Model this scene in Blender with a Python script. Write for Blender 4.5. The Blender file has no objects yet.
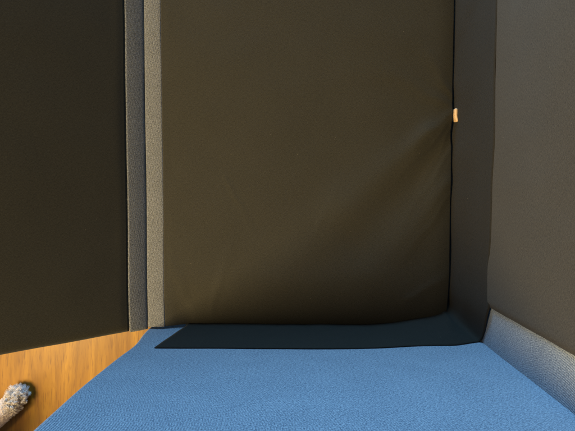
import bpy, bmesh, math, random
from mathutils import Vector, Matrix, noise
R = math.radians
random.seed(7)
S = bpy.context.scene
COL = S.collection

# ------------------------------------------------------------------ camera
cam_d = bpy.data.cameras.new('camera')
cam_d.sensor_width = 36.0
cam_d.lens = 36.0 * 432 / 575
cam_d.clip_start = 0.01
cam_d.clip_end = 50
cam = bpy.data.objects.new('camera', cam_d)
COL.objects.link(cam)
fw = Vector((-6.5 / 432, -20.5 / 432, -1)).normalized()
rt = fw.cross(Vector((0, 1, 0))).normalized()
up = rt.cross(fw)
M = Matrix((rt, up, -fw)).transposed().to_4x4()
M.translation = Vector((0, 0, 1.264))
cam.matrix_world = M
S.camera = cam

# ------------------------------------------------------------------ light
W = bpy.data.worlds.new('World')
S.world = W
W.use_nodes = True
bg = W.node_tree.nodes['Background']
bg.inputs[0].default_value = (0.9, 0.93, 1.0, 1)
bg.inputs[1].default_value = 0.085


def area(name, loc, target, size, power, color, spread=180):
    d = bpy.data.lights.new(name, 'AREA')
    d.shape = 'RECTANGLE'
    d.size, d.size_y = size
    d.energy = power
    d.color = color
    d.spread = R(spread)
    o = bpy.data.objects.new(name, d)
    COL.objects.link(o)
    o.location = loc
    o.rotation_euler = (Vector(target) - Vector(loc)).to_track_quat('-Z', 'Y').to_euler()
    return o


area('warm_room_lamp', (-1.85, -0.72, 2.3), (-0.2, 0.0, 0.4), (1.0, 0.8), 148, (1.0, 0.73, 0.35))
area('cool_window', (-0.45, 2.75, 0.5), (-0.05, -0.27, 0.6), (1.3, 0.95), 142, (0.29, 0.63, 1.0))

S.view_settings.view_transform = 'Standard'
S.view_settings.look = 'None'
S.view_settings.exposure = 0
S.view_settings.gamma = 1


# ------------------------------------------------------------------ materials
class NT:
    def __init__(self, name):
        self.m = bpy.data.materials.new(name)
        self.m.use_nodes = True
        self.t = self.m.node_tree
        self.b = self.t.nodes['Principled BSDF']

    def n(self, kind, **kw):
        x = self.t.nodes.new(kind)
        for k, v in kw.items():
            if hasattr(x, k):
                setattr(x, k, v)
            else:
                x.inputs[k.replace('_', ' ')].default_value = v
        return x

    def l(self, a, b):
        self.t.links.new(a, b)

    def uv(self, scale=(1, 1, 1), rot=0.0):
        c = self.n('ShaderNodeUVMap', uv_map='UVMap')
        mp = self.n('ShaderNodeMapping')
        mp.inputs['Scale'].default_value = scale
        mp.inputs['Rotation'].default_value = (0, 0, rot)
        self.l(c.outputs[0], mp.inputs[0])
        return mp.outputs[0]

    def noise(self, vec, scale=1.0, detail=2.0, rough=0.5, dist=0.0):
        x = self.n('ShaderNodeTexNoise')
        x.inputs['Scale'].default_value = scale
        x.inputs['Detail'].default_value = detail
        x.inputs['Roughness'].default_value = rough
        x.inputs['Distortion'].default_value = dist
        self.l(vec, x.inputs['Vector'])
        return x.outputs[0]

    def ramp(self, fac, stops):
        x = self.n('ShaderNodeValToRGB')
        e = x.color_ramp.elements
        while len(e) < len(stops):
            e.new(0.5)
        for q, (p, c) in zip(e, stops):
            q.position = p
            q.color = (*c, 1) if len(c) == 3 else c
        self.l(fac, x.inputs[0])
        return x.outputs[0]

    def math(self, op, a, b=None):
        x = self.n('ShaderNodeMath', operation=op)
        for i, v in enumerate((a, b)):
            if v is None:
                continue
            if isinstance(v, (int, float)):
                x.inputs[i].default_value = v
            else:
                self.l(v, x.inputs[i])
        return x.outputs[0]

    def mix(self, fac, a, b, mode='MIX'):
        x = self.n('ShaderNodeMix', data_type='RGBA', blend_type=mode)
        for i, v in ((0, fac), (6, a), (7, b)):
            if isinstance(v, (int, float)):
                x.inputs[i].default_value = v
            elif isinstance(v, tuple):
                x.inputs[i].default_value = (*v, 1)
            else:
                self.l(v, x.inputs[i])
        return x.outputs[2]

    def bump(self, h, strength, dist):
        x = self.n('ShaderNodeBump')
        x.inputs['Strength'].default_value = strength
        x.inputs['Distance'].default_value = dist
        self.l(h, x.inputs['Height'])
        self.l(x.outputs[0], self.b.inputs['Normal'])

    def done(self, col, rough=0.9, spec=0.2, sheen=0.0):
        if isinstance(col, tuple):
            self.b.inputs['Base Color'].default_value = (*col, 1)
        else:
            self.l(col, self.b.inputs['Base Color'])
        self.b.inputs['Roughness'].default_value = rough
        self.b.inputs['Specular IOR Level'].default_value = spec
        self.b.inputs['Sheen Weight'].default_value = sheen
        self.b.inputs['Sheen Roughness'].default_value = 0.5
        return self.m


def fabric(name, dark, mid, light, tw=0.45):
    """melange woven upholstery: warp and weft flecks, twill ribs, bump"""
    k = NT(name)
    weft = k.noise(k.uv((280, 900, 1)), 1, 2, 0.65)
    warp = k.noise(k.uv((860, 330, 1)), 1, 2, 0.65)
    tws = k.n('ShaderNodeTexWave', wave_type='BANDS', bands_direction='X', wave_profile='SIN')
    tws.inputs['Scale'].default_value = 1.0
    tws.inputs['Distortion'].default_value = 1.2
    tws.inputs['Detail'].default_value = 1.0
    tws.inputs['Detail Scale'].default_value = 1.5
    k.l(k.uv((165, 165, 1), R(58)), tws.inputs['Vector'])
    broad = k.noise(k.uv((14, 22, 1)), 1, 3, 0.6)
    h = k.math('ADD', k.math('MULTIPLY', weft, 0.55), k.math('MULTIPLY', warp, 0.45))
    h2 = k.math('ADD', k.math('MULTIPLY', h, 1 - tw * 0.4), k.math('MULTIPLY', tws.outputs['Fac'], tw * 0.4))
    h3 = k.math('ADD', h2, k.math('MULTIPLY', k.math('SUBTRACT', broad, 0.5), 0.05))
    col = k.ramp(h3, [(0.37, dark), (0.5, mid), (0.63, light)])
    k.bump(h2, 0.55, 0.0012)
    return k.done(col, 0.95, 0.12, 0.08)


def lining(name, base, light, speck=0.5, bump=0.15):
    """thin black non-woven dust cover with lint"""
    k = NT(name)
    weft = k.noise(k.uv((330, 1500, 1)), 1, 1, 0.5)
    warp = k.noise(k.uv((1500, 330, 1)), 1, 1, 0.5)
    fine = k.math('ADD', k.math('MULTIPLY', weft, 0.55), k.math('MULTIPLY', warp, 0.45))
    hair = k.noise(k.uv((110, 420, 1), R(4)), 1, 2, 0.6)
    cloud = k.noise(k.uv((9, 9, 1)), 1, 4, 0.6)
    f = k.math('ADD', k.math('MULTIPLY', fine, 0.80), k.math('ADD', k.math('MULTIPLY', hair, 0.13), k.math('MULTIPLY', cloud, 0.07)))
    col = k.ramp(f, [(0.36, base), (0.64, light)])
    v = k.n('ShaderNodeTexVoronoi', feature='F1')
    v.inputs['Scale'].default_value = 1.0
    v.inputs['Randomness'].default_value = 1.0
    k.l(k.uv((48, 48, 1)), v.inputs['Vector'])
    sp = k.math('LESS_THAN', v.outputs['Distance'], 0.027)
    sel = k.math('GREATER_THAN', k.noise(k.uv((31, 31, 1)), 1, 2), 0.57)
    m = k.math('MULTIPLY', k.math('MULTIPLY', sp, sel), speck)
    col = k.mix(m, col, (0.30, 0.27, 0.22))
    k.bump(fine, bump, 0.0006)
    return k.done(col, 0.85, 0.18, 0.05)


M_FAB = fabric('blue_upholstery', (0.060, 0.084, 0.118), (0.190, 0.234, 0.302), (0.45, 0.505, 0.565))
M_EDGE = fabric('grey_edge_fabric', (0.040, 0.044, 0.050), (0.116, 0.125, 0.141), (0.27, 0.285, 0.315))
M_LIN = lining('black_dust_cover', (0.0185, 0.0178, 0.0142), (0.0460, 0.0442, 0.0350))
M_LINB = lining('charcoal_back_lining', (0.025, 0.0228, 0.0192), (0.066, 0.061, 0.052), 0.6, 0.18)
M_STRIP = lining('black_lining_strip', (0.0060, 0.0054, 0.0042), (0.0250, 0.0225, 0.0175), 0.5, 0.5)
M_DARK = NT('dark_board').done((0.012, 0.011, 0.010), 0.95, 0.05)


def pale_wood():
    k = NT('pale_raw_wood')
    g = k.noise(k.uv((500, 40, 1)), 1, 3)
    return k.done(k.ramp(g, [(0.3, (0.52, 0.34, 0.18)), (0.7, (0.68, 0.48, 0.29))]), 0.5, 0.3)


def oak():
    k = NT('honey_oak_floor')
    bend = k.noise(k.uv((2.2, 1.1, 1), R(3)), 1, 2, 0.5)
    cv = k.n('ShaderNodeVectorMath', operation='MULTIPLY_ADD')
    comb = k.n('ShaderNodeCombineXYZ')
    k.l(bend, comb.inputs[0])
    k.l(comb.outputs[0], cv.inputs[0])
    cv.inputs[1].default_value = (0.10, 0, 0)
    k.l(k.uv((1, 1, 1), R(3)), cv.inputs[2])
    mp = k.n('ShaderNodeMapping')
    mp.inputs['Scale'].default_value = (26, 2.6, 1)
    k.l(cv.outputs[0], mp.inputs[0])
    rings = k.noise(mp.outputs[0], 1, 4, 0.62, 0.8)
    mp2 = k.n('ShaderNodeMapping')
    mp2.inputs['Scale'].default_value = (300, 16, 1)
    k.l(cv.outputs[0], mp2.inputs[0])
    pores = k.noise(mp2.outputs[0], 1, 3, 0.6)
    wv = k.n('ShaderNodeTexWave', wave_type='BANDS', bands_direction='X', wave_profile='SIN')
    wv.inputs['Scale'].default_value = 5.2
    wv.inputs['Distortion'].default_value = 14.0
    wv.inputs['Detail'].default_value = 3.0
    wv.inputs['Detail Scale'].default_value = 0.35
    mp3 = k.n('ShaderNodeMapping')
    mp3.inputs['Scale'].default_value = (1, 0.12, 1)
    k.l(cv.outputs[0], mp3.inputs[0])
    k.l(mp3.outputs[0], wv.inputs['Vector'])
    c = k.ramp(rings, [(0.28, (0.185, 0.074, 0.004)), (0.5, (0.315, 0.150, 0.0075)), (0.72, (0.42, 0.212, 0.013))])
    c = k.mix(k.ramp(wv.outputs['Fac'], [(0.0, (0, 0, 0)), (0.6, (0.05,) * 3), (1.0, (0.32,) * 3)]), c, (0.20, 0.078, 0.008))
    c = k.mix(k.ramp(pores, [(0.32, (0.85,) * 3), (0.47, (0, 0, 0))]), c, (0.15, 0.055, 0.005))
    # plank joints
    br = k.n('ShaderNodeTexBrick')
    br.offset = 0.37
    br.inputs['Color1'].default_value = (1, 1, 1, 1)
    br.inputs['Color2'].default_value = (0.86, 0.83, 0.78, 1)
    br.inputs['Mortar'].default_value = (0.72, 0.68, 0.62, 1)
    br.inputs['Scale'].default_value = 1
    br.inputs['Mortar Size'].default_value = 0.0009
    br.inputs['Mortar Smooth'].default_value = 0.2
    br.inputs['Brick Width'].default_value = 1.25
    br.inputs['Row Height'].default_value = 0.22
    k.l(k.uv((1, 1, 1), R(93)), br.inputs['Vector'])
    c = k.mix(1.0, c, br.outputs['Color'], 'MULTIPLY')
    k.bump(pores, 0.12, 0.0006)
    k.b.inputs['Coat Weight'].default_value = 0.10
    k.b.inputs['Coat Roughness'].default_value = 0.25
    return k.done(c, 0.5, 0.25)


M_WOOD = pale_wood()
M_OAK = oak()
M_SKIN = NT('dog_skin')
M_SKIN = M_SKIN.done(M_SKIN.ramp(M_SKIN.noise(M_SKIN.uv((60, 60, 1)), 1, 3), [(0.3, (0.80, 0.64, 0.58)), (0.7, (0.88, 0.76, 0.71))]), 0.75, 0.2)
k = NT('dog_fur')
at = k.n('ShaderNodeAttribute', attribute_name='tint')
M_FUR = k.done(at.outputs['Color'], 0.7, 0.25, 0.1)
M_GLOSS = NT('glossy_dark_eye').done((0.015, 0.010, 0.008), 0.12, 0.6)
M_NOSE = NT('dark_nose').done((0.03, 0.024, 0.022), 0.45, 0.4)


# ------------------------------------------------------------------ mesh helpers
def link(name, verts, faces, mat, parent=None, smooth=True, uvs=None):
    me = bpy.data.meshes.new(name)
    me.from_pydata([tuple(v) for v in verts], [], faces)
    me.update()
    me.materials.append(mat)
    u = me.uv_layers.new(name='UVMap')
    if uvs is None:
        for p in me.polygons:                       # box mapping in metres
            nx, ny, nz = (abs(c) for c in p.normal)
            for li in p.loop_indices:
                co = me.vertices[me.loops[li].vertex_index].co
                if nz >= nx and nz >= ny:
                    u.data[li].uv = (co.x, co.y)
                elif nx >= ny:
                    u.data[li].uv = (co.y, co.z)
                else:
                    u.data[li].uv = (co.x, co.z)
    else:
        for lp in me.loops:
            u.data[lp.index].uv = uvs[lp.vertex_index]
    if smooth:
        for p in me.polygons:
            p.use_smooth = True
    o = bpy.data.objects.new(name, me)
    COL.objects.link(o)
    if parent:
        o.parent = parent
    return o


def sheet(name, nu, nv, fn, mat, parent, thick=0.0, uvf=None):
    """grid surface fn(u,v) -> point, with a real backing skin 'thick' deep and closed rims"""
    V, UV, F = [], [], []
    for j in range(nv + 1):
        for i in range(nu + 1):
            V.append(Vector(fn(i / nu, j / nv)))
            UV.append(uvf(i / nu, j / nv) if uvf else (0, 0))
    w = nu + 1
    for j in range(nv):
        for i in range(nu):
            a = j * w + i
            F.append((a, a + 1, a + 1 + w, a + w))
    if thick:
        N = [Vector() for _ in V]
        for f in F:
            n = (V[f[2]] - V[f[0]]).cross(V[f[3]] - V[f[1]])
            for q in f:
                N[q] += n
        n0 = len(V)
        for q in range(n0):
            V.append(V[q] - N[q].normalized() * thick)
            UV.append(UV[q])
        F += [tuple(n0 + q for q in reversed(f)) for f in list(F)]
        rim = [i for i in range(w)] + [j * w + nu for j in range(1, nv + 1)] + [nv * w + i for i in range(nu - 1, -1, -1)] + [j * w for j in range(nv - 1, 0, -1)]
        for q in range(len(rim)):
            a, b = rim[q], rim[(q + 1) % len(rim)]
            F.append((b, a, n0 + a, n0 + b))
    o = link(name, V, F, mat, parent, True, UV if uvf else None)
    return o


def rbox(name, lo, hi, r, mat, parent, n=24, warp=None):
    """rounded box made of dense faces so it can be warped"""
    lo, hi = Vector(lo), Vector(hi)

    def ax(a, b):
        s = [a + r * q for q in (0, 0.12, 0.35, 0.65, 1)]
        e = [b - r * q for q in (1, 0.65, 0.35, 0.12, 0)]
        m = [a + r + (b - a - 2 * r) * i / n for i in range(1, n)]
        return s + m + e
    X, Y, Z = ax(lo.x, hi.x), ax(lo.y, hi.y), ax(lo.z, hi.z)
    bm = bmesh.new()

    def face(A, B, mk):
        g = [[bm.verts.new(mk(a, b)) for b in B] for a in A]
        for i in range(len(A) - 1):
            for j in range(len(B) - 1):
                bm.faces.new((g[i][j], g[i + 1][j], g[i + 1][j + 1], g[i][j + 1]))
    for z in (lo.z, hi.z):
        face(X, Y, lambda a, b: (a, b, z))
    for y in (lo.y, hi.y):
        face(X, Z, lambda a, b: (a, y, b))
    for x in (lo.x, hi.x):
        face(Y, Z, lambda a, b: (x, a, b))
    bmesh.ops.remove_doubles(bm, verts=bm.verts, dist=1e-5)
    bmesh.ops.recalc_face_normals(bm, faces=bm.faces)
    c0, c1 = lo + Vector((r, r, r)), hi - Vector((r, r, r))
    for v in bm.verts:
        c = Vector([min(max(v.co[i], c0[i]), c1[i]) for i in range(3)])
        d = v.co - c
        if d.length > 1e-9:
            v.co = c + d.normalized() * r
        if warp:
            v.co = warp(v.co)
    bm.verts.ensure_lookup_table()
    V = [v.co.copy() for v in bm.verts]
    F = [tuple(q.index for q in f.verts) for f in bm.faces]
    bm.free()
    return link(name, V, F, mat, parent)


def nz(x, y, z=0.0):
    return noise.noise(Vector((x, y, z)))


def sm(a, b, x):
    t = min(max((x - a) / (b - a), 0), 1)
    return t * t * (3 - 2 * t)


def empty(name, loc):
    o = bpy.data.objects.new(name, None)
    o.empty_display_size = 0.1
    COL.objects.link(o)
    o.location = loc
    return o


def adopt(root):
    """children were modelled in world space: keep them there"""
    inv = Matrix.Translation(root.location).inverted()
    for o in COL.objects:
        if o.parent is root:
            o.matrix_parent_inverse = inv


# ------------------------------------------------------------------ floor
floor = sheet('floor', 8, 8, lambda u, v: (-2.6 + 5.2 * u, -2.6 + 5.2 * v, 0.0), M_OAK, None, 0.02,
              lambda u, v: (-2.6 + 5.2 * u, -2.6 + 5.2 * v))
floor['kind'] = 'structure'

# ------------------------------------------------------------------ sofa bed
AY = -0.273        # inner face of the arm
BX = 0.349         # inner face of the back
DZ = 0.400         # top of the seat deck
HX = -0.299        # hinge line between deck and fold-out section
YE = 1.10          # far end of the deck
sofa = empty('sofa_bed', (0.0, 0.0, 0.0))
sofa['label'] = 'blue-grey fabric sofa bed opened to show its black underside lining'
sofa['category'] = 'sofa'


# arm
def arm_warp(c):
    if c.x < HX + 0.06:            # the front edge of the arm is a soft, slightly wavy line
        k_ = 1 - sm(HX, HX + 0.06, c.x)
        c = c + Vector((k_ * (0.007 * math.exp(-((c.z - 0.49) / 0.05) ** 2) - 0.006 * sm(0.55, 0.68, c.z)), 0, 0))
    if c.y > AY - 0.03:
        c = c + Vector((0, 0.0005 * nz(c.x * 9, c.z * 9, 3.0), 0))
    return c


arm = rbox('arm', (HX - 0.002, AY - 0.17, 0.04), (BX + 0.19, AY, 0.87), 0.009, M_FAB, sofa, 60, arm_warp)
arm['label'] = 'blue fabric arm'

# back: upholstered body, with a charcoal lining sheet over it
def back_warp(c):
    if c.x < BX + 0.03:
        c = c + Vector((0.0018 * nz(c.y * 8, c.z * 8, 9.0), 0, 0))
    return c


back = rbox('back', (BX, AY - 0.06, 0.045), (BX + 0.19, YE, 0.93), 0.012, M_FAB, sofa, 50, back_warp)


def back_lin(u, v):
    y = -0.1975 + (YE - 0.02 + 0.1975) * u
    z = 0.492 + 0.418 * v
    edge = 0.0008 * nz(z * 40, 1.0) if u == 0 else 0
    x = BX - 0.0042 + 0.0016 * nz(y * 5, z * 5, 2.0) + 0.0004 * nz(y * 25, z * 18, 5.0)
    x += 0.0025 * math.exp(-(u * 1.3 / 0.004) ** 2)
    return (x, y + edge, z)


bl = sheet('back_lining', 300, 90, back_lin, M_LINB, back, 0.0018,
           lambda u, v: (1.3 * u, 0.455 * v))
bl['label'] = 'charcoal grey lining over the upper back'

# L-shaped black strip along the foot of the arm and the back
CR = 0.040
L1 = (BX - CR) - (-0.222)
LC = CR * math.pi / 2
L2 = (YE - 0.02) - (AY + CR)
LT = L1 + LC + L2


def strip(u, v):
    s = u * LT
    # top height along the path
    top = 0.5115 + 0.0012 * nz(s * 14, 4.0)
    a = s - L1
    top -= 0.021 * sm(-0.22, -0.03, a) + 0.020 * sm(-0.025, 0.042, a)
    top += 0.040 * min(max((a - 0.036) / 0.075, 0), 1)
    top += -0.005 * sm(0.11, 0.16, a) + 0.005 * sm(0.18, 0.24, a)
    if a > 0.3:
        top += 0.0045 * nz(s * 9, 7.0) + 0.002
    z0 = 0.350
    z = z0 + (top - z0) * v
    h = (z - z0) / 0.16
    cr = 0.010 + 0.046 * (1 - v)
    l1 = (BX - cr) + 0.222
    lc = cr * math.pi / 2
    if s < l1:
        x = -0.222 + s - max(0, 1 - s / l1) * 0.026 * max(0, (z - 0.40) / 0.11)
        y = AY
        n = Vector((0, 1, 0))
    elif s < l1 + lc:
        t = (s - l1) / cr
        x = BX - cr + cr * math.sin(t)
        y = AY + cr - cr * math.cos(t)
        n = Vector((-math.sin(t), math.cos(t), 0))
    else:
        x = BX
        y = AY + cr + (s - l1 - lc)
        n = Vector((-1, 0, 0))
    off = 0.0022 + 0.0042 * sm(0.055, 0.10, a)
    bul = max(0, 1 - v) ** 1.4
    kb = sm(-0.16, -0.01, a)
    off -= 0.0009 * sm(0.8, 1, v)
    off += bul * (0.004 + 0.024 * kb)
    off += 0.0035 * kb * max(0, 1 - v) * nz(s * 13, v * 2.2, 6.0)
    off += 0.0020 * abs(nz(s * 16, v * 3, 2.0)) * (1 - v)
    p = Vector((x, y, z)) + n * off
    # creased fold running out of the corner
    p += n * 0.010 * math.exp(-((a + 0.030 - 0.05 * (1 - h)) / 0.022) ** 2) * max(0, 1 - v) * 1.0
    return p


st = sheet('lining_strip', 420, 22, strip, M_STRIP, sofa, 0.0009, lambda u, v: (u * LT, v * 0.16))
st['label'] = 'black lining strip turning the corner along the foot of arm and back'

# seat deck: dark carcass, fabric edge, black lining
deck = link('seat_deck', *(lambda V, F: (V, F))(
    [(HX + 0.010, AY + 0.006, 0.350), (0.309, AY + 0.006, 0.345), (0.309, YE, 0.345), (HX + 0.010, YE, 0.350),
     (HX + 0.010, AY + 0.006, 0.30), (0.309, AY + 0.006, 0.30), (0.309, YE, 0.30), (HX + 0.010, YE, 0.30)],
    [(0, 1, 2, 3), (7, 6, 5, 4), (0, 4, 5, 1), (1, 5, 6, 2), (2, 6, 7, 3), (3, 7, 4, 0)]), M_DARK, sofa, False)


def hinge_x(y):
    return HX + 0.002 * sm(-0.1, 0.4, y) + 0.0013 * nz(y * 6, 1.5)


TW = 0.0365


def deck_trim(u, v):
    y = AY + 0.0045 + (YE - AY) * v
    x0 = hinge_x(y)
    w = TW + 0.0008 * nz(y * 11, 8.0) - 0.001 * sm(0.1, 0.4, y)
    # profile: up the side facing the hinge, round the edge, over the top
    s = u * (0.06 + w)
    if s < 0.055:
        x, z = x0 + 0.0006, DZ - 0.0045 - (0.055 - s)
    elif s < 0.0625:
        t = (s - 0.055) / 0.0075 * math.pi / 2
        x, z = x0 + 0.0006 + 0.0045 * (1 - math.cos(t)), DZ - 0.0045 + 0.0045 * math.sin(t)
    else:
        q = (s - 0.0625) / (w - 0.0025)
        x, z = x0 + 0.0051 + (w - 0.0051) * q, DZ + 0.0008 * math.sin(q * math.pi)
        if q > 0.94:
            z -= 0.0006 * (q - 0.94) / 0.06
    return (x, y, z)


dt = sheet('fabric_edge', 30, 300, deck_trim, M_EDGE, deck, 0.0016, lambda u, v: (u * 0.0965, v * (YE - AY)))

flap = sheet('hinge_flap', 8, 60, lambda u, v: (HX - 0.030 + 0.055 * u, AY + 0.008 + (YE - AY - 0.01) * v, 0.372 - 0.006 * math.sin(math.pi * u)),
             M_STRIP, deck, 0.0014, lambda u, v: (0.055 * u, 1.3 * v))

FOLDS = [  # x0,y0,x1,y1, height, width at start, width at end
    (0.322, 0.165, 0.245, 0.105, 0.0024, 0.009, 0.018),
    (0.265, 0.120, 0.10, -0.03, 0.0040, 0.018, 0.042),
    (0.320, 0.120, 0.13, -0.09, -0.0056, 0.018, 0.042),
    (0.310, 0.02, 0.16, -0.16, 0.0030, 0.016, 0.040),
    (0.322, 0.17, 0.20, 0.235, 0.0013, 0.008, 0.018),
    (0.322, 0.185, 0.27, 0.27, 0.0016, 0.006, 0.014),
    (0.10, -0.03, -0.06, -0.17, 0.0024, 0.040, 0.050),
    (-0.165, -0.225, -0.130, -0.11, 0.0011, 0.008, 0.012),
    (-0.215, -0.215, -0.262, -0.10, 0.0010, 0.010, 0.014),
    (-0.13, 0.02, -0.085, -0.07, 0.0006, 0.005, 0.008),
    (0.05, -0.06, 0.09, 0.02, 0.0004, 0.006, 0.009),
    (0.319, 0.150, 0.215, 0.045, 0.0010, 0.004, 0.007),
    (0.319, 0.138, 0.255, 0.020, 0.0008, 0.004, 0.007),
    (0.319, 0.095, 0.225, -0.045, 0.0009, 0.005, 0.008),
    (0.316, 0.000, 0.225, -0.120, 0.0009, 0.005, 0.009),
    (0.24, -0.21, 0.315, -0.16, 0.0018, 0.010, 0.012),
]


def deck_height(x, y):
    h = 0.0
    for (x0, y0, x1, y1, A, w0, w1) in FOLDS:
        dx, dy = x1 - x0, y1 - y0
        L = math.hypot(dx, dy)
        t = ((x - x0) * dx + (y - y0) * dy) / (L * L)
        d = ((x - x0) * dy - (y - y0) * dx) / L
        d += 0.006 * nz(t * 3.1, x0 * 40, 2.0)
        tt = min(max(t, 0), 1)
        w = w0 + (w1 - w0) * tt
        e = (t - tt) * L
        h += A * (1 - 0.55 * tt) * math.exp(-(d / w) ** 2) * math.exp(-(e / (0.018 + w * 0.6)) ** 2)
    h += 0.0016 * nz(x * 5, y * 5, 1.0) + 0.0005 * nz(x * 17, y * 17, 4.0)
    return h


def deck_lin(u, v):
    # denser rows next to the arm
    yv = v ** 1.25
    y0 = -0.2675 + 0.020 * sm(0.205, 0.318, -0.262 + 0.58 * u)
    y = y0 + (YE - y0) * yv
    x0 = hinge_x(y) + TW - 0.0008 - 0.001 * sm(0.1, 0.4, y)
    x1 = 0.3172 + 0.0010 * nz(y * 9, 3.3)
    x = x0 + (x1 - x0) * u
    z = DZ - 0.0003 + deck_height(x, y) * sm(0, 0.03, u)
    db = max(0, 1 - (y - y0) / 0.115)
    z -= 0.019 * db ** 2.0 * sm(-0.01, 0.09, u) * (1 - 0.45 * sm(0.75, 1, u))
    dr = max(0, 1 - (x1 - x) / 0.045)
    z -= 0.006 * dr ** 2.4
    z -= 0.009 * max(0, 1 - (x1 - x) / 0.20) ** 2
    dl = max(0, 1 - (x - x0) / 0.006)
    return (x, y, z)


dl = sheet('lining_panel', 250, 420, deck_lin, M_LIN, deck, 0.0016, lambda u, v: (u * 0.58, 1.37 * v ** 1.25))
dl['label'] = 'black lining of the seat deck creased towards the back'

# bare wooden block of the frame seen through the gap
blk = rbox('frame_block', (0.3192, 0.1455, 0.33), (0.3258, 0.1725, 0.3935), 0.0032, M_WOOD, sofa, 4,
           lambda c: c + Vector((0.0030 * sm(0.160, 0.1445, c.y) if c.x < 0.324 else 0, 0, 0)))
blk['label'] = 'bare pale wood block of the frame in the gap'

# fold-out section: hinged at the front edge of the deck and lifted towards the camera
ANG = R(37.2)
ca, sa = math.cos(ANG), math.sin(ANG)
FL = 0.60


def fp(t, n_, y):
    """t along the section from the hinge, n_ out of its face"""
    return Vector((HX - t * ca + n_ * sa, y, DZ + t * sa + n_ * ca))


def fbot(t):
    return AY + 0.001 + 0.0006 * nz(t * 12, 0.4)


sec = link('fold_out_section',
           [fp(0.020, -0.016, AY + 0.006), fp(FL - 0.01, -0.010, AY + 0.006), fp(FL - 0.01, -0.010, YE), fp(0.020, -0.016, YE),
            fp(0.09, -0.10, AY + 0.006), fp(FL - 0.01, -0.10, AY + 0.006), fp(FL - 0.01, -0.10, YE), fp(0.09, -0.10, YE)],
           [(3, 2, 1, 0), (4, 5, 6, 7), (1, 5, 4, 0), (2, 6, 5, 1), (3, 7, 6, 2), (0, 4, 7, 3)], M_DARK, sofa, False)
sec['label'] = 'fold-out section lifted at the seat front'


def sec_trim(u, v):
    y = AY - 0.0002 + (YE - AY) * v
    dx = hinge_x(y) - HX
    w = 0.0345 + 0.0008 * nz(y * 8, 5.0)
    s = u * (0.06 + w)
    if s < 0.055:
        p = fp(-0.0035 + 0.45 * (0.055 - s), -0.0045 - 0.8 * (0.055 - s), y)
    elif s < 0.0625:
        t = (s - 0.055) / 0.0075 * math.pi / 2
        p = fp(-0.0035 + 0.0045 * (1 - math.cos(t)), -0.0045 + 0.0045 * math.sin(t), y)
    else:
        q = (s - 0.0625) / (w - 0.0025)
        p = fp(0.0010 + (w - 0.0010) * q, 0.0007 * math.sin(q * math.pi), y)
    p.x += dx - 0.0006
    return p


tr = sheet('fabric_edge', 30, 300, sec_trim, M_EDGE, sec, -0.0016, lambda u, v: (u * 0.095, v * (YE - AY)))


def sec_lin(u, v):
    y = fbot(u * FL) + (YE - AY) * v
    w = 0.0345 + 0.0008 * nz(y * 8, 5.0)
    t = w + 0.0004 + (FL - w) * u
    n_ = -0.0016 + 0.0014 * nz(t * 4, y * 4, 11.0) * sm(0, 0.05, u) * sm(0, 0.15, v) + 0.0003 * nz(t * 15, y * 15, 12.0)
    n_ -= 0.003 * max(0, 1 - v * (YE - AY) / 0.012) ** 2
    n_ += 0.0012 * sm(0, 0.03, u)
    p = fp(t, n_, y)
    p.x += hinge_x(y) - HX
    return p


sl = sheet('lining_panel', 120, 220, sec_lin, M_LIN, sec, -0.0016, lambda u, v: (u * FL + 3, 1.37 * v + 2))
adopt(sofa)

# ------------------------------------------------------------------ dog lying on the floor, one foreleg stretched out
F_ = Vector((0.79, 0.61, 0))
Rr = Vector((0.61, -0.79, 0))
PAW = Vector((-0.806, -0.590, 0.028))


def D(f, r, z):
    return Vector((PAW.x, PAW.y, 0)) + F_ * f + Rr * r + Vector((0, 0, z))


sk = [  # point, radius
    (D(-0.66, 0.06, 0.105), 0.085),   # 0 pelvis
    (D(-0.54, 0.06, 0.115), 0.080),   # 1
    (D(-0.40, 0.06, 0.125), 0.088),   # 2 ribs
    (D(-0.29, 0.06, 0.145), 0.080),   # 3 chest
    (D(-0.25, 0.03, 0.22), 0.052),   # 4 neck
    (D(-0.215, 0.0, 0.292), 0.052),   # 5 head
    (D(-0.155, -0.01, 0.295), 0.040),  # 6 stop
    (D(-0.10, -0.015, 0.279), 0.024),  # 7 muzzle
    (D(-0.28, 0.02, 0.085), 0.045),   # 8 shoulder near
    (D(-0.235, 0.0, 0.048), 0.042),   # 9 elbow near
    (D(-0.12, 0.008, 0.033), 0.034),     # 10
    (D(-0.045, 0.004, 0.029), 0.030),    # 11 wrist
    (D(-0.012, -0.004, 0.024), 0.025),  # 12 paw
    (D(0.008, -0.016, 0.018), 0.018),   # 13 toes
    (D(-0.28, 0.13, 0.085), 0.045),   # 14 shoulder far
    (D(-0.27, 0.155, 0.045), 0.033),   # 15
    (D(-0.20, 0.155, 0.030), 0.025),   # 16
    (D(-0.165, 0.15, 0.026), 0.025),   # 17
    (D(-0.60, -0.035, 0.075), 0.055),  # 18 thigh near
    (D(-0.52, -0.065, 0.045), 0.034),  # 19 knee
    (D(-0.62, -0.085, 0.030), 0.022),  # 20 hock
    (D(-0.54, -0.105, 0.024), 0.022),  # 21 foot
    (D(-0.60, 0.155, 0.075), 0.055),   # 22
    (D(-0.52, 0.185, 0.045), 0.034),
    (D(-0.62, 0.205, 0.030), 0.022),
    (D(-0.54, 0.225, 0.024), 0.022),   # 25
    (D(-0.745, 0.06, 0.11), 0.026),    # 26 tail
    (D(-0.82, 0.03, 0.13), 0.018),
    (D(-0.87, -0.03, 0.13), 0.012),
]
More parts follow.
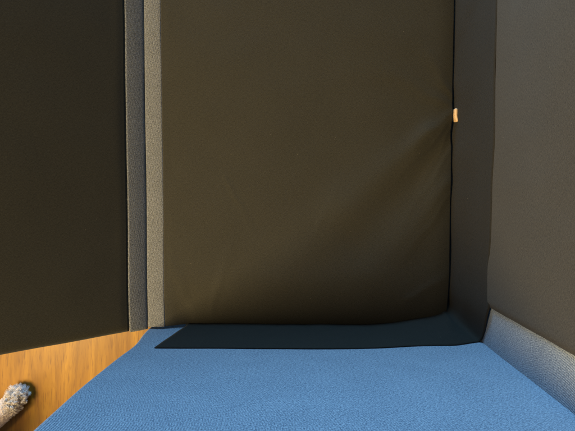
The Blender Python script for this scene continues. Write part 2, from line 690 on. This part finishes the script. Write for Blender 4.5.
ed = [(0, 1), (1, 2), (2, 3), (3, 4), (4, 5), (5, 6), (6, 7), (3, 8), (8, 9), (9, 10), (10, 11), (11, 12), (12, 13),
      (3, 14), (14, 15), (15, 16), (16, 17), (0, 18), (18, 19), (19, 20), (20, 21), (0, 22), (22, 23), (23, 24), (24, 25),
      (0, 26), (26, 27), (27, 28)]
me = bpy.data.meshes.new('dog')
me.from_pydata([tuple(p) for p, _ in sk], ed, [])
dog = bpy.data.objects.new('dog', me)
COL.objects.link(dog)
md = dog.modifiers.new('skin', 'SKIN')
for q, (p, r) in enumerate(sk):
    me.skin_vertices[0].data[q].radius = (r, r)
    me.skin_vertices[0].data[q].use_root = (q == 0)
dog.modifiers.new('sub', 'SUBSURF').levels = 2
dg = bpy.context.evaluated_depsgraph_get()
ev = dog.evaluated_get(dg)
body = bpy.data.meshes.new_from_object(ev)
dog.modifiers.clear()
for v in body.vertices:
    if v.co.z < 0.004:
        v.co.z = 0.004 + 0.1 * (v.co.z - 0.004) * 0.2
body.uv_layers.new(name='UVMap')
body.materials.clear()
body.materials.append(M_SKIN)
for p in body.polygons:
    p.use_smooth = True
    for li in p.loop_indices:
        c = body.vertices[body.loops[li].vertex_index].co
        body.uv_layers[0].data[li].uv = (c.x + c.z, c.y)
dog.data = body
dog['label'] = 'small pale dog on the wooden floor stretching out one fluffy white paw'
dog['category'] = 'dog'

# fur: thousands of thin curled locks in one mesh
body.calc_loop_triangles()
tris, cum, tot = [], [], 0
for t in body.loop_triangles:
    a, b, c = (body.vertices[i].co for i in t.vertices)
    ctr = (a + b + c) / 3
    dist = (ctr - PAW).length
    wgt = t.area * (16.0 if dist < 0.06 else 7.0 if dist < 0.2 else 0.55)
    if wgt <= 0:
        continue
    tot += wgt
    tris.append((a, b, c))
    cum.append(tot)
import bisect
V, F, TI = [], [], []
rnd = random.Random(3)
CL = []          # curls: root, direction, side, phase, turns, length, tint
while len(CL) < 260:
    a, b, c = tris[min(bisect.bisect(cum, rnd.random() * tot), len(tris) - 1)]
    p = (a + b + c) / 3
    if (p - PAW).length > 0.065 or p.z > 0.09:
        continue
    n = (b - a).cross(c - a).normalized()
    d = (n * 0.55 + F_ * 0.45 + Vector((0, 0.25, 0)) + Vector((rnd.gauss(0, 1), rnd.gauss(0, 1), rnd.gauss(0, 1))) * 0.45).normalized()
    g = Vector((0.72, 0.68, 0.66)) if rnd.random() < 0.25 else Vector((0.96, 0.91, 0.88))
    CL.append((p.copy(), d, d.orthogonal().normalized(), rnd.uniform(0, 6.28), rnd.uniform(3, 8), rnd.uniform(0.007, 0.017), g * rnd.uniform(0.85, 1.05)))
for q in range(26000):
    a, b, c = tris[min(bisect.bisect(cum, rnd.random() * tot), len(tris) - 1)]
    r1, r2 = rnd.random(), rnd.random()
    if r1 + r2 > 1:
        r1, r2 = 1 - r1, 1 - r2
    p = a + (b - a) * r1 + (c - a) * r2
    n = (b - a).cross(c - a)
    if n.length < 1e-12:
        continue
    n.normalize()
    f_along = (p - PAW).dot(F_)
    near = (p - PAW).length < 0.27 and p.z < 0.10
    tip = sm(-0.045, 0.0, f_along) if near else 0.0
    if near:
        ln = (0.0055 + 0.007 * tip) * rnd.uniform(0.5, 1.5)
        wd = 0.0007 * rnd.uniform(0.6, 1.3)
        lean = -F_ * (0.9 - 0.9 * tip) * (-1) + Vector((rnd.gauss(0, 1), rnd.gauss(0, 1), rnd.gauss(0, 1))) * (0.25 + 0.55 * tip)
        # a fringe of longer hair on the outer side of the wrist
        side = n.dot(Rr)
        if side > 0.4 and f_along > -0.06:
            ln *= 1.5
    else:
        ln = 0.022 * rnd.uniform(0.6, 1.3)
        wd = 0.0016 * rnd.uniform(0.6, 1.3)
        lean = Vector((rnd.gauss(0, 0.6), rnd.gauss(0, 0.6), -0.6 + rnd.gauss(0, 0.4)))
    d = (n * (0.16 + 0.45 * tip) + lean * 0.8).normalized()
    sdir = d.cross(n + Vector((0.01, 0.02, 0.03)))
    if sdir.length < 1e-4:
        sdir = d.orthogonal()
    sdir.normalize()
    tdir = d.cross(sdir).normalized()
    ph = rnd.uniform(0, 6.28)
    turns = rnd.uniform(1.0, 5.0) * (0.4 + tip) if near else rnd.uniform(1, 4)
    rad = ln * (0.06 + 0.12 * tip) if near else ln * 0.16
    base = len(V)
    NS = 6
    if near:
        g = rnd.random()
        if tip > 0.6 and g < 0.22:
            col = Vector((0.45, 0.43, 0.43)) * rnd.uniform(0.7, 1.2)
        else:
            col = Vector((0.97, 0.90, 0.87)).lerp(Vector((0.95, 0.94, 0.93)), tip) * rnd.uniform(0.8, 1.1)
    else:
        col = Vector((0.74, 0.68, 0.62)) * rnd.uniform(0.75, 1.1)
    cl = min(CL, key=lambda q_: (q_[0] - p).length_squared) if tip > 0.15 else None
    if cl:
        col = cl[6] * rnd.uniform(0.85, 1.1)
        ct = cl[1].cross(cl[2])
        ln = cl[5]
        jit = Vector((rnd.gauss(0, 1), rnd.gauss(0, 1), rnd.gauss(0, 1))) * 0.0012
    for s in range(NS + 1):
        t = s / NS
        cpt = p + d * ln * t + sdir * rad * (math.cos(ph + turns * t) - math.cos(ph)) + tdir * rad * (math.sin(ph + turns * t) - math.sin(ph))
        if cl:
            cr_ = 0.0024 * min(1, 2 * t)
            q2 = cl[0] + cl[1] * cl[5] * t + (cl[2] * math.cos(cl[3] + cl[4] * t) + ct * math.sin(cl[3] + cl[4] * t)) * cr_ + jit
            cpt = cpt.lerp(q2, min(1, 1.5 * t) * 0.65)
        cpt.z = max(cpt.z, 0.0015)
        w = wd * (1 - 0.8 * t)
        V.append(cpt - sdir * w)
        V.append(cpt + sdir * w)
        V.append(cpt + tdir * w * 1.4)
        TI += [col] * 3
    for s in range(NS):
        i = base + 3 * s
        for e in range(3):
            g_ = (e + 1) % 3
            F.append((i + e, i + g_, i + 3 + g_, i + 3 + e))
fur = link('fur', V, F, M_FUR, dog, True, [(0, 0)] * len(V))
ca_ = fur.data.color_attributes.new('tint', 'FLOAT_COLOR', 'POINT')
for i_, c in enumerate(TI):
    ca_.data[i_].color = (*c, 1)


def blob(name, c, rad, mat, n=14):
    bm = bmesh.new()
    bmesh.ops.create_uvsphere(bm, u_segments=n, v_segments=n, radius=1)
    for v in bm.verts:
        v.co = Vector((v.co.x * rad[0], v.co.y * rad[1], v.co.z * rad[2])) + c
    VV = [v.co.copy() for v in bm.verts]
    bm.verts.ensure_lookup_table()
    FF = [tuple(x.index for x in f.verts) for f in bm.faces]
    bm.free()
    return link(name, VV, FF, mat, dog)


blob('nose', D(-0.076, -0.018, 0.283), (0.013, 0.013, 0.010), M_NOSE)
for s_ in (-1, 1):
    blob('eye', D(-0.147, -0.01 + s_ * 0.027, 0.325), (0.008, 0.008, 0.008), M_GLOSS)
    blob('ear', D(-0.235, 0.005 + s_ * 0.058, 0.289), (0.022, 0.020, 0.040), M_SKIN)
